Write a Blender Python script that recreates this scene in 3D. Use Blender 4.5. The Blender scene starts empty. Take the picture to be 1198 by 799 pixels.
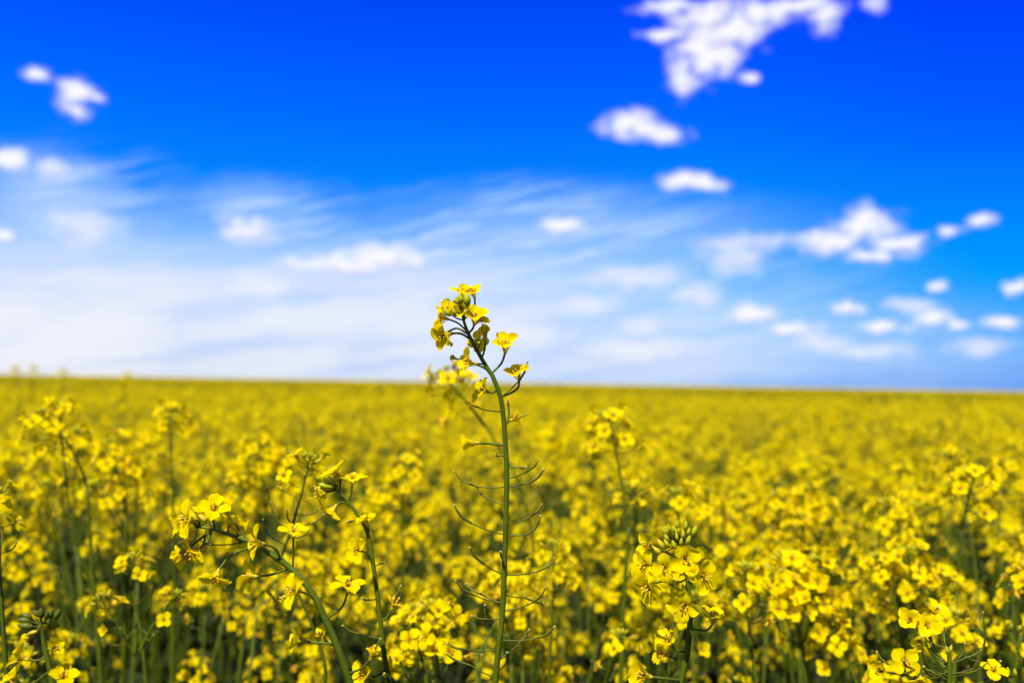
import bpy, math, random
import numpy as np
from mathutils import Vector, Matrix

scene = bpy.context.scene
rad = math.radians
# ------------------------------------------------------------------ camera
CAM_H, F_PX, PITCH, ROLL, FOCUS = 1.40, 998.0, rad(2.78), rad(0.957), 0.55
F = np.array([0, math.cos(PITCH), math.sin(PITCH)])
R0 = np.array([1.0, 0, 0]); U0 = np.array([0, -math.sin(PITCH), math.cos(PITCH)])
RT = R0 * math.cos(ROLL) + U0 * math.sin(ROLL)
UP = -R0 * math.sin(ROLL) + U0 * math.cos(ROLL)
CAM = np.array([0, 0, CAM_H])
cam_data = bpy.data.cameras.new('camera')
cam = bpy.data.objects.new('camera', cam_data)
scene.collection.objects.link(cam)
cam.matrix_world = Matrix(((RT[0], UP[0], -F[0], 0), (RT[1], UP[1], -F[1], 0), (RT[2], UP[2], -F[2], CAM_H), (0, 0, 0, 1)))
cam_data.sensor_width = 36; cam_data.lens = F_PX / 1198 * 36
cam_data.clip_start = 0.02; cam_data.clip_end = 6000
cam_data.dof.use_dof = True; cam_data.dof.focus_distance = FOCUS; cam_data.dof.aperture_fstop = 4.6
scene.camera = cam

def ray(px, py):
    d = F + RT * (px - 599) / F_PX - UP * (py - 399.5) / F_PX
    return d
def at(px, py, depth):
    return CAM + ray(px, py) * depth

# ------------------------------------------------------------------ light
SUN_EL, SUN_AZ = rad(58), rad(200)          # azimuth clockwise from +Y
sun_dir = np.array([math.sin(SUN_AZ) * math.cos(SUN_EL), math.cos(SUN_AZ) * math.cos(SUN_EL), math.sin(SUN_EL)])
ld = bpy.data.lights.new('sun', 'SUN'); ld.energy = 5.0; ld.angle = rad(0.53); ld.color = (1.0, 0.95, 0.86)
sun = bpy.data.objects.new('sun', ld); scene.collection.objects.link(sun)
sun.rotation_euler = Vector(-sun_dir).to_track_quat('-Z', 'Y').to_euler()
sun.location = (0, 0, 20)

scene.view_settings.view_transform = 'Standard'
scene.view_settings.look = 'None'
scene.view_settings.exposure = 0.86
scene.view_settings.gamma = 1.0
scene.view_settings.use_curve_mapping = False
try:
    scene.cycles.use_denoising = True
    scene.cycles.denoiser = 'OPENIMAGEDENOISE'
    scene.cycles.max_bounces = 6
    scene.cycles.diffuse_bounces = 2
    scene.cycles.transmission_bounces = 3
    scene.cycles.glossy_bounces = 2
    scene.cycles.use_adaptive_sampling = True
    scene.cycles.adaptive_threshold = 0.02
    scene.cycles.sample_clamp_indirect = 4
except Exception:
    pass

# ------------------------------------------------------------------ sky
world = bpy.data.worlds.new('World'); scene.world = world; world.use_nodes = True
nt = world.node_tree; nt.nodes.clear()
def N(t, **kw):
    n = nt.nodes.new(t)
    for k, v in kw.items(): setattr(n, k, v)
    return n
def L(a, b): nt.links.new(a, b)
def math_n(op, a, b=None, c=None, clamp=False):
    n = N('ShaderNodeMath', operation=op, use_clamp=clamp)
    for i, v in enumerate((a, b, c)):
        if v is None: continue
        if isinstance(v, (int, float)): n.inputs[i].default_value = v
        else: L(v, n.inputs[i])
    return n.outputs[0]
def maprange(v, a, b, c, d, smooth=True):
    n = N('ShaderNodeMapRange', interpolation_type='SMOOTHSTEP' if smooth else 'LINEAR')
    L(v, n.inputs[0])
    for i, x in enumerate((a, b, c, d)): n.inputs[i + 1].default_value = x
    return n.outputs[0]
def mixcol(fac, a, b, blend='MIX'):
    n = N('ShaderNodeMix', data_type='RGBA', blend_type=blend)
    for s, v in ((n.inputs[0], fac), (n.inputs[6], a), (n.inputs[7], b)):
        if isinstance(v, (int, float)): s.default_value = v
        elif isinstance(v, tuple): s.default_value = (*v, 1)
        else: L(v, s)
    return n.outputs[2]
tc = N('ShaderNodeTexCoord')
sep = N('ShaderNodeSeparateXYZ'); L(tc.outputs['Generated'], sep.inputs[0])
az = math_n('ARCTAN2', sep.outputs[0], sep.outputs[1])
el = math_n('ARCSINE', sep.outputs[2])
ae = N('ShaderNodeCombineXYZ'); L(az, ae.inputs[0]); L(el, ae.inputs[1])
sky = N('ShaderNodeTexSky', sky_type='NISHITA'); sky.sun_disc = False
sky.sun_elevation = SUN_EL; sky.sun_rotation = SUN_AZ
skv = N('ShaderNodeCombineXYZ'); L(sep.outputs[0], skv.inputs[0]); L(sep.outputs[1], skv.inputs[1]); L(math_n('MAXIMUM', sep.outputs[2], .035), skv.inputs[2])
L(skv.outputs[0], sky.inputs['Vector'])
sky.altitude = 100; sky.air_density = 1.0; sky.dust_density = 0.6; sky.ozone_density = 1.0
SKY_STRENGTH = 0.0552
# a polarised, deep clear-sky blue: the sky's own colour filtered by height
tint = N('ShaderNodeValToRGB'); L(maprange(el, 0, 0.5, 0, 1, False), tint.inputs[0])
cr = tint.color_ramp
TINT = [(0.0, (0.14, 0.42, 1.5)), (0.10, (0.07, 0.50, 1.7)), (0.25, (0.0, 0.64, 2.0)), (0.45, (0.0, 0.66, 2.3)), (0.7, (0.0, 0.44, 2.5)), (0.95, (0.0, 0.22, 2.8))]
while len(cr.elements) > 1: cr.elements.remove(cr.elements[-1])
cr.elements[0].position = TINT[0][0]; cr.elements[0].color = (*[c / 4 for c in TINT[0][1]], 1)
for p, c in TINT[1:]:
    e = cr.elements.new(p); e.color = (*[x / 4 for x in c], 1)
tint2 = mixcol(1.0, tint.outputs[0], (4, 4, 4), 'MULTIPLY')
pol = mixcol(math_n('MULTIPLY', maprange(az, .15, .6, 0, 1), maprange(el, .08, .3, 0, 1)), (1, 1, 1), (1, .6, .95))   # the sky is deeper away from the sun
blue = mixcol(1.0, mixcol(1.0, sky.outputs[0], tint2, 'MULTIPLY'), pol, 'MULTIPLY')

def azel(px, py):
    d = ray(px, py); d = d / np.linalg.norm(d)
    return math.atan2(d[0], d[1]), math.asin(d[2])
# warp the directions a little so that no cloud has a clean outline
nz = N('ShaderNodeTexNoise', noise_dimensions='2D'); nz.inputs['Scale'].default_value = 26; nz.inputs['Detail'].default_value = 5
L(ae.outputs[0], nz.inputs['Vector'])
vs = N('ShaderNodeVectorMath', operation='SUBTRACT'); L(nz.outputs['Color'], vs.inputs[0]); vs.inputs[1].default_value = (.5, .5, .5)
vm = N('ShaderNodeVectorMath', operation='MULTIPLY_ADD'); L(vs.outputs[0], vm.inputs[0]); vm.inputs[1].default_value = (.018, .014, 0); L(ae.outputs[0], vm.inputs[2])
warped = vm.outputs[0]
def blob(cx, cy, rx, ry, src):
    a, e = azel(cx, cy); a1, _ = azel(cx + rx, cy); _, e1 = azel(cx, cy - ry)
    ra, re = abs(a1 - a), abs(e1 - e)
    k = 1.3 ** round(math.log(ra / re) / math.log(1.3))          # a few shared squash factors keep the node tree small
    size = math.sqrt(ra * re * k)
    ds = N('ShaderNodeVectorMath', operation='DISTANCE'); L(squashed(src, k), ds.inputs[0]); ds.inputs[1].default_value = (a, e * k, 0)
    return math_n('MULTIPLY', ds.outputs['Value'], 1 / size)
_sq = {}
def squashed(src, k):
    key = (src.node.name, round(k, 4))
    if key not in _sq:
        n = N('ShaderNodeVectorMath', operation='MULTIPLY'); L(src, n.inputs[0]); n.inputs[1].default_value = (1, k, 0); _sq[key] = n.outputs[0]
    return _sq[key]
def nearest(blobs, src):
    out = None
    for b in blobs:
        r = blob(*b, src)
        out = r if out is None else math_n('SMOOTH_MIN', out, r, 0.4)
    return out
CUMULUS = [(820, 55, 40, 42), (838, 66, 40, 28), (800, 92, 22, 28), (860, 38, 44, 34), (890, 18, 56, 22), (930, 8, 60, 16), (966, 20, 24, 24), (784, 42, 42, 9), (800, 8, 60, 12), (830, 20, 60, 22),
           (734, 146, 36, 19), (775, 157, 34, 12), (752, 153, 46, 13), (800, 211, 34, 13), (830, 217, 28, 9), (812, 215, 40, 9), (655, 265, 30, 13),
           (1012, 264, 48, 24), (975, 284, 56, 17), (1048, 286, 42, 15), (1020, 299, 48, 9), (1147, 257, 20, 9), (1113, 270, 18, 8),
           (290, 268, 38, 19), (400, 309, 72, 14), (450, 300, 50, 20), (90, 110, 32, 22), (44, 85, 17, 14), (86, 130, 22, 12), (112, 114, 12, 8),
           (12, 188, 24, 17), (878, 368, 36, 12), (925, 384, 38, 12), (1032, 383, 32, 11), (1090, 373, 34, 14), (1120, 380, 14, 8), (1168, 376, 26, 10),
           (993, 361, 23, 10), (1097, 338, 16, 8), (1190, 336, 22, 10), (877, 93, 12, 7), (4, 273, 16, 11)]
SOFT = [(860, 302, 40, 24), (865, 284, 60, 12), (56, 195, 22, 12), (98, 266, 52, 22), (752, 380, 30, 11), (687, 355, 36, 12), (303, 335, 34, 14), (745, 325, 60, 16),
        (1020, 410, 46, 12), (1145, 405, 40, 12), (740, 410, 60, 14), (620, 395, 60, 14), (815, 345, 30, 14), (1024, 4, 16, 14), (1065, 357, 30, 10), (960, 400, 40, 10)]
vup = N('ShaderNodeVectorMath', operation='ADD'); L(warped, vup.inputs[0]); vup.inputs[1].default_value = (-.003, .006, 0)
rc = nearest(CUMULUS, warped); rs = nearest(SOFT, warped); rc_up = nearest(CUMULUS, vup.outputs[0])   # the second look, a little higher, finds the shaded bases
nd = N('ShaderNodeTexNoise', noise_dimensions='2D'); nd.inputs['Scale'].default_value = 42; nd.inputs['Detail'].default_value = 6; nd.inputs['Roughness'].default_value = .62
L(squashed(ae.outputs[0], 1.5), nd.inputs['Vector'])
nfac = math_n('SUBTRACT', nd.outputs['Fac'], .5)
rcn = math_n('MULTIPLY_ADD', nfac, 1.5, rc)
cum = maprange(rcn, 1.18, 0.12, 0, 1)
rsn = math_n('MULTIPLY_ADD', nfac, 1.3, rs)
soft = math_n('MULTIPLY', maprange(rsn, 1.4, 0.1, 0, 1), 0.74)
# thin high veil
strk = N('ShaderNodeMapping', vector_type='TEXTURE'); L(warped, strk.inputs[0]); strk.inputs['Rotation'].default_value = (0, 0, rad(7)); strk.inputs['Scale'].default_value = (.2, .028, 1)
ns = N('ShaderNodeTexNoise', noise_dimensions='2D'); ns.inputs['Scale'].default_value = 1; ns.inputs['Detail'].default_value = 5; L(strk.outputs[0], ns.inputs['Vector'])
VEIL = [(60, 390, 460, 150, .97), (380, 390, 460, 125, .8), (640, 375, 400, 130, .6), (690, 262, 260, 44, .16), (300, 238, 80, 28, .42), (50, 225, 90, 55, .40),
        (860, 415, 480, 70, .5)]
veil = None
for cx, cy, rx, ry, w in VEIL:
    m = math_n('MULTIPLY', maprange(blob(cx, cy, rx, ry, warped), 1.35, 0.0, 0, 1), w * 1.05)
    if veil is None: veil = m
    else: veil = math_n('SUBTRACT', math_n('ADD', veil, m), math_n('MULTIPLY', veil, m))
veil = math_n('MULTIPLY', veil, maprange(ns.outputs['Fac'], .2, .62, .72, 1.0))
# fine cirrus combed towards the upper right
fin = N('ShaderNodeMapping', vector_type='TEXTURE'); L(warped, fin.inputs[0]); fin.inputs['Rotation'].default_value = (0, 0, rad(13)); fin.inputs['Scale'].default_value = (.16, .0085, 1)
nf = N('ShaderNodeTexNoise', noise_dimensions='2D'); nf.inputs['Scale'].default_value = 1; nf.inputs['Detail'].default_value = 6; nf.inputs['Roughness'].default_value = .6; L(fin.outputs[0], nf.inputs['Vector'])
comb = maprange(nf.outputs['Fac'], .40, .72, 0, 1)
CIRRUS = [(640, 265, 230, 62, .75), (560, 300, 330, 75, .5), (820, 330, 230, 50, .35), (330, 250, 140, 46, .5), (110, 215, 120, 60, .55)]
cm = None
for cx, cy, rx, ry, w in CIRRUS:
    m = math_n('MULTIPLY', maprange(blob(cx, cy, rx, ry, warped), 1.2, 0.1, 0, 1), w)
    cm = m if cm is None else math_n('MAXIMUM', cm, m)
cm = math_n('MULTIPLY', cm, comb)
veil = math_n('SUBTRACT', math_n('ADD', veil, cm), math_n('MULTIPLY', veil, cm))
WHITE = (9.7, 9.6, 9.9); LAV = (5.6, 6.1, 8.6)
base = maprange(math_n('ADD', math_n('SUBTRACT', rc, rc_up), math_n('MULTIPLY', nfac, .8)), -.05, .5, 0, 1)
ccol = mixcol(math_n('MULTIPLY', base, .95), WHITE, LAV)
c1 = mixcol(veil, blue, mixcol(maprange(veil, .3, .95, 0, 1), (6.6, 8.8, 10.6), (8.7, 8.9, 9.6)))
c2 = mixcol(soft, c1, (8.6, 8.8, 9.7))
c3 = mixcol(cum, c2, ccol)
bg = N('ShaderNodeBackground'); L(c3, bg.inputs[0]); bg.inputs[1].default_value = SKY_STRENGTH
wo = N('ShaderNodeOutputWorld'); L(bg.outputs[0], wo.inputs[0])

# ------------------------------------------------------------------ materials
def material(name): 
    m = bpy.data.materials.new(name); m.use_nodes = True
    t = m.node_tree; b = t.nodes['Principled BSDF']
    return m, t, b
def leafy(name, c1, c2, rough, transl, tcol, scale=60, spec=.3):
    m, t, b = material(name)
    nz = t.nodes.new('ShaderNodeTexNoise'); nz.inputs['Scale'].default_value = scale; nz.inputs['Detail'].default_value = 3
    geo = t.nodes.new('ShaderNodeNewGeometry'); t.links.new(geo.outputs['Position'], nz.inputs['Vector'])
    rp = t.nodes.new('ShaderNodeMapRange'); rp.inputs[1].default_value = .3; rp.inputs[2].default_value = .7
    t.links.new(nz.outputs['Fac'], rp.inputs[0])
    mx = t.nodes.new('ShaderNodeMix'); mx.data_type = 'RGBA'; mx.inputs[6].default_value = (*c1, 1); mx.inputs[7].default_value = (*c2, 1)
    t.links.new(rp.outputs[0], mx.inputs[0]); t.links.new(mx.outputs[2], b.inputs['Base Color'])
    b.inputs['Roughness'].default_value = rough; b.inputs['Specular IOR Level'].default_value = spec
    if transl:
        tr = t.nodes.new('ShaderNodeBsdfTranslucent'); tr.inputs[0].default_value = (*tcol, 1)
        ms = t.nodes.new('ShaderNodeMixShader'); ms.inputs[0].default_value = transl
        t.links.new(b.outputs[0], ms.inputs[1]); t.links.new(tr.outputs[0], ms.inputs[2])
        t.links.new(ms.outputs[0], t.nodes['Material Output'].inputs[0])
    return m
PETAL = leafy('petal_yellow', (.95, .755, .001), (.92, .68, .001), .7, .56, (.97, .79, .0), 90, .0)
STEM = leafy('stem_green', (.055, .080, .001), (.090, .115, .002), .5, 0, None, 40, .15)
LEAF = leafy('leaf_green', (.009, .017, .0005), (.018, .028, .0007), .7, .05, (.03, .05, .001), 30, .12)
BUD = leafy('bud_green', (.46, .43, .008), (.30, .33, .006), .5, .15, (.4, .4, .0), 200, .12)
SEPAL = leafy('sepal_ochre', (.68, .48, .006), (.50, .40, .008), .55, .25, (.5, .35, .0), 150)
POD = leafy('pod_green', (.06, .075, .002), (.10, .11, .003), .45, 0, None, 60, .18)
TIP = leafy('pod_tip', (.40, .34, .06), (.30, .25, .04), .5, 0, None, 60)
ANTHER = leafy('anther', (.75, .42, .01), (.6, .30, .01), .7, 0, None, 200)
WILT = leafy('petal_faded', (.95, .62, .002), (.85, .48, .002), .6, .4, (.95, .6, .0), 150, .15)
MATS = [PETAL, STEM, LEAF, BUD, SEPAL, POD, TIP, ANTHER, WILT]
P, S, LF, B, SP, PD, TP, AN, WI = range(9)

# ------------------------------------------------------------------ mesh builder
_grid = {}
def grid_faces(a, b, wrap=False):
    k = (a, b, wrap)
    if k not in _grid:
        i, j = np.meshgrid(np.arange(a - 1), np.arange(b if wrap else b - 1), indexing='ij')
        i = i.ravel(); j = j.ravel(); j2 = (j + 1) % b
        _grid[k] = np.stack([i * b + j, i * b + j2, (i + 1) * b + j2, (i + 1) * b + j], 1)
    return _grid[k]
class MB:
    def __init__(s): s.v = []; s.f = []; s.m = []; s.n = 0
    def add(s, v, f, mat):
        s.v.append(np.asarray(v, float)); s.f.append(f + s.n); s.m.append(np.full(len(f), mat, int) if np.isscalar(mat) else mat); s.n += len(v)
    def merge(s, o, M=None):
        if not o.n: return
        v = np.concatenate(o.v)
        if M is not None:
            M = np.asarray(M); v = v @ M[:3, :3].T + M[:3, 3]
        s.v.append(v); s.f += [f + s.n for f in o.f]; s.m += o.m; s.n += len(v)
    def mesh(s, name):
        me = bpy.data.meshes.new(name)
        v = np.concatenate(s.v); f = np.concatenate(s.f).astype(np.int32); mm = np.concatenate(s.m)
        me.vertices.add(len(v)); me.vertices.foreach_set('co', v.astype(np.float32).ravel())
        me.loops.add(f.size); me.loops.foreach_set('vertex_index', f.ravel())
        me.polygons.add(len(f)); me.polygons.foreach_set('loop_start', np.arange(0, f.size, 4, dtype=np.int32))
        used = sorted(set(mm.tolist()))
        for u in used: me.materials.append(MATS[u])
        me.polygons.foreach_set('material_index', np.searchsorted(used, mm).astype(np.int32))
        me.polygons.foreach_set('use_smooth', np.ones(len(f), bool))
        me.update(calc_edges=True)
        return me
def unit(v):
    v = np.asarray(v, float); return v / (np.linalg.norm(v) + 1e-12)
def frame(axis, spin=0.0, origin=(0, 0, 0), scale=1.0):
    a = unit(axis); h = np.array([0, 0, 1.0]) if abs(a[2]) < .9 else np.array([1.0, 0, 0])
    x = unit(np.cross(h, a)); y = np.cross(a, x)
    c, s = math.cos(spin), math.sin(spin)
    x, y = x * c + y * s, -x * s + y * c
    M = np.eye(4); M[:3, 0] = x * scale; M[:3, 1] = y * scale; M[:3, 2] = a * scale; M[:3, 3] = origin
    return M
def tube(mb, pts, radii, sides, mat, cap=True):
    pts = np.asarray(pts, float); n = len(pts)
    radii = np.broadcast_to(np.asarray(radii, float), (n,))
    t = np.gradient(pts, axis=0); t /= np.linalg.norm(t, axis=1)[:, None] + 1e-12
    h = np.array([1.0, 0, 0]) if abs(t[0, 0]) < .8 else np.array([0, 1.0, 0])
    V = np.empty((n, sides, 3)); ang = np.arange(sides) * 2 * math.pi / sides
    x = unit(np.cross(h, t[0]))
    for i in range(n):
        x = unit(x - t[i] * np.dot(x, t[i])); y = np.cross(t[i], x)
        V[i] = pts[i] + radii[i] * (np.cos(ang)[:, None] * x + np.sin(ang)[:, None] * y)
    if cap:
        V = np.concatenate([V, np.repeat((pts[-1] + t[-1] * radii[-1] * .5)[None, None], sides, 1)]); n += 1
    mb.add(V.reshape(-1, 3), grid_faces(n, sides, True), mat)
def smooth_path(pts, per=6):
    pts = [np.asarray(p, float) for p in pts]; out = []
    q = [2 * pts[0] - pts[1]] + pts + [2 * pts[-1] - pts[-2]]
    for i in range(1, len(q) - 2):
        for k in range(per):
            u = k / per
            out.append(.5 * ((2 * q[i]) + (-q[i-1] + q[i+1]) * u + (2*q[i-1] - 5*q[i] + 4*q[i+1] - q[i+2]) * u*u + (-q[i-1] + 3*q[i] - 3*q[i+1] + q[i+2]) * u**3))
    out.append(pts[-1]); return np.array(out)
def sstep(a, b, x): 
    t = np.clip((x - a) / (b - a), 0, 1); return t * t * (3 - 2 * t)
def petal(mb, phi, Ln, W, a0, a1, curl, cup, NS, NT, rng, mat, wave=.0, r0=.0006):
    s = np.linspace(0, 1, NS); t = np.linspace(-1, 1, NT)
    th = a0 + (a1 - a0) * sstep(.12, .55, s) + curl * np.clip(s - .55, 0, 1)
    ds = Ln / (NS - 1)
    thm = (th[1:] + th[:-1]) / 2
    r = r0 + np.concatenate([[0], np.cumsum(np.sin(thm) * ds)]); z = np.concatenate([[0], np.cumsum(np.cos(thm) * ds)])
    w = W * (.16 + .84 * sstep(.2, .68, s)) * np.sqrt(np.clip(1 - np.clip((s - .62) / .39, 0, 1) ** 2, .02, 1))
    off = cup * (t[None, :] ** 2) * w[:, None]
    if wave: off = off + wave * W * np.sin(s[:, None] * 5 + t[None, :] * 2.6 + rng.uniform(0, 6)) * sstep(.3, .9, s)[:, None]
    R = r[:, None] - off * np.cos(th)[:, None]; Z = z[:, None] + off * np.sin(th)[:, None]
    Y = w[:, None] * t[None, :]
    c, sn = math.cos(phi), math.sin(phi)
    V = np.stack([R * c - Y * sn, R * sn + Y * c, Z], 2).reshape(-1, 3)
    mb.add(V, grid_faces(NS, NT), mat)
def bud_shape(mb, Ln, W, NS, sides, mat=B, matTip=None):
    s = np.linspace(0, 1, NS); r = W * np.sin(np.pi * np.clip(.08 + s * .9, 0, 1)) ** .75 * (1 - .25 * s)
    tube(mb, np.stack([s * 0, s * 0, s * Ln], 1), r, sides, mat)
# a rapeseed flower: four clawed petals in a cross, sepals, stamens, pistil; base at the origin, axis +Z
def flower_mb(kind, rng, lod):
    mb = MB()
    NS, NT, sides = ((10, 7, 6), (7, 5, 5), (4, 3, 3), (3, 2, 3))[lod]
    u = rng.uniform
    if kind in ('closed', 'cup'):
        a1, Ln, W = (rad(u(3, 10)), .0085, .0030) if kind == 'closed' else (rad(u(22, 36)), .0105, .0040)
    elif kind == 'half': a1, Ln, W = rad(u(48, 66)), .0112, .0040
    elif kind == 'wilt': a1, Ln, W = rad(50), .0085, .0024
    else: a1, Ln, W = rad(u(72, 88)), .0118, .0043
    sp = u(-.1, .1)
    for k in range(4):
        phi = sp + k * math.pi / 2 + u(-.16, .16)
        if kind == 'wilt':
            petal(mb, phi, Ln * u(.7, 1.1), W * u(.7, 1.2), rad(14), rad(u(20, 115)), u(-1, 1.6), u(.3, .9), NS, NT, rng, WI if u(0, 1) < .6 else P, .25)
        else:
            cup = {'closed': 1.0, 'cup': .6, 'half': .38, 'open': .22}[kind]
            petal(mb, phi, Ln * u(.9, 1.08), W * u(.9, 1.08), rad(9), a1 + rad(u(-9, 9)), {'open': u(-.1, .9), 'half': u(-.3, .8), 'cup': u(-1, .1), 'closed': -.25}[kind],
                  cup * u(.6, 1.3), NS, NT, rng, P, .17)
    if lod < 3:
        for k in range(4):
            a = rad({'closed': 7, 'cup': 14, 'half': 26, 'open': 40, 'wilt': 22}[kind] + u(-5, 8))
            petal(mb, math.pi / 4 + k * math.pi / 2, .0050, .0011, rad(16), a, 0, .5, max(3, NS - 4), 3, rng, SP, 0, .0009)
    tube(mb, [(0, 0, -.0006), (0, 0, .0006), (0, 0, .0012)], [.0006, .0011, .0009], sides, SP)
    if lod < 2:
        if kind in ('open', 'half', 'wilt'):
            for k in range(6):
                ph = k * math.pi / 3 + .3; tl = rad(u(10, 24)); ln = .0062 * u(.85, 1.1)
                e = np.array([math.sin(tl) * math.cos(ph) * ln, math.sin(tl) * math.sin(ph) * ln, math.cos(tl) * ln])
                tube(mb, [e * .1, e * .9], [.00018, .00016], 3, SP, False)
                tube(mb, [e * .86, e * 1.0, e * 1.16], [.00025, .00052, .00025], 4, AN)
        if kind in ('open', 'half', 'wilt'):
            pl = .0075 if kind != 'wilt' else .0130
            q = np.array([u(-.0008, .0008), u(-.0008, .0008), pl])
            tube(mb, [q * .05, q * .5, q * .92], [.00045, .0005, .0004], 5, PD); tube(mb, [q * .92, q * .97, q * 1.03], [.0004, .0006, .0005], 5, TP)
    return mb
def pod_mb(pts, sides=6, rp=.00042, r=.00068):
    """slender seed pod on its pedicel: pts = attach, joint, tip (world or local)"""
    mb = MB(); a, j, t = [np.asarray(p, float) for p in pts]
    d = np.linalg.norm(t - j); up = np.array([0, 0, 1.0])
    mid1 = a * .5 + j * .5 - up * .04 * np.linalg.norm(j - a)
    ped = smooth_path([a, mid1, j], 4); tube(mb, ped, rp, sides, PD, False)
    tube(mb, [j + unit(a - j) * .0006, j, j + unit(t - j) * .0006], [rp, rp * 1.9, r], sides, PD, False)
    e = unit(j - a); mid2 = (j + t) / 2 + (e * .10 - up * .06) * d
    body = smooth_path([j, mid2, t], 6); n = len(body)
    rr = r * np.interp(np.linspace(0, 1, n), [0, .12, .7, .9, 1], [.85, 1, .95, .6, .45])
    tube(mb, body, rr, sides, PD, False)
    tt = unit(body[-1] - body[-2]); tube(mb, [body[-1] - tt * .0002, body[-1] + tt * .0004, body[-1] + tt * .0009], [.00045 * r / .00068, .0007 * r / .00068, .00055 * r / .00068], sides, TP)
    return mb
def leaf_mb(Ln, W, rng, droop=1.0, NS=9, NT=5):
    mb = MB(); s = np.linspace(0, 1, NS); t = np.linspace(-1, 1, NT)
    th = rad(35) + droop * s * 1.3; ds = Ln / (NS - 1)
    r = np.concatenate([[0], np.cumsum(np.sin(th[:-1]) * ds)]); z = np.concatenate([[0], np.cumsum(np.cos(th[:-1]) * ds)])
    w = W * (np.sin(np.pi * np.clip(s * .86 + .10, 0, 1)) ** .8) * (1 + .12 * np.sin(s * 23 + rng.uniform(0, 6)))
    w[-1] = W * .03
    off = .35 * np.abs(t)[None, :] * w[:, None] + .12 * W * np.sin(s[:, None] * 9 + 3 * t[None, :])
    R = r[:, None] - off * np.cos(th)[:, None]; Z = z[:, None] + off * np.sin(th)[:, None]
    V = np.stack([R, w[:, None] * t[None, :], Z], 2).reshape(-1, 3)
    mb.add(V, grid_faces(NS, NT), LF); return mb

# ------------------------------------------------------------------ scene helpers
col = scene.collection
def empty(name, loc, label, cat='rapeseed plant', group=None):
    o = bpy.data.objects.new(name, None); col.objects.link(o); o.location = Vector(loc); o.empty_display_size = .05
    o['label'] = label; o['category'] = cat
    if group: o['group'] = group
    return o
def part(name, me, parent, M=None):
    if isinstance(me, MB): me = me.mesh(name)
    o = bpy.data.objects.new(name, me); col.objects.link(o); o.parent = parent
    if M is not None: o.matrix_basis = Matrix([list(map(float, r)) for r in M])
    return o

# ------------------------------------------------------------------ the ground
def ground():
    n = 60; e = np.concatenate([-np.geomspace(2500, 1, n // 2), np.geomspace(1, 2500, n // 2)])
    X, Y = np.meshgrid(e, e, indexing='ij'); V = np.stack([X, Y, 0 * X], 2).reshape(-1, 3)
    me = bpy.data.meshes.new('ground'); f = grid_faces(n, n)[:, ::-1]
    me.from_pydata(V.tolist(), [], f.tolist()); o = bpy.data.objects.new('ground', me); col.objects.link(o)
    m, t, b = material('soil')
    tcn = t.nodes.new('ShaderNodeTexCoord'); nz = t.nodes.new('ShaderNodeTexNoise'); nz.inputs['Scale'].default_value = 9; nz.inputs['Detail'].default_value = 8
    t.links.new(tcn.outputs['Object'], nz.inputs['Vector'])
    rp = t.nodes.new('ShaderNodeValToRGB'); rp.color_ramp.elements[0].color = (.014, .012, .005, 1); rp.color_ramp.elements[1].color = (.026, .026, .008, 1)
    t.links.new(nz.outputs['Fac'], rp.inputs[0]); t.links.new(rp.outputs[0], b.inputs['Base Color']); b.inputs['Roughness'].default_value = .95
    bp = t.nodes.new('ShaderNodeBump'); bp.inputs['Strength'].default_value = .6; bp.inputs['Distance'].default_value = .05
    t.links.new(nz.outputs['Fac'], bp.inputs['Height']); t.links.new(bp.outputs[0], b.inputs['Normal'])
    me.materials.append(m); o['kind'] = 'structure'; return o
ground()

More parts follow.
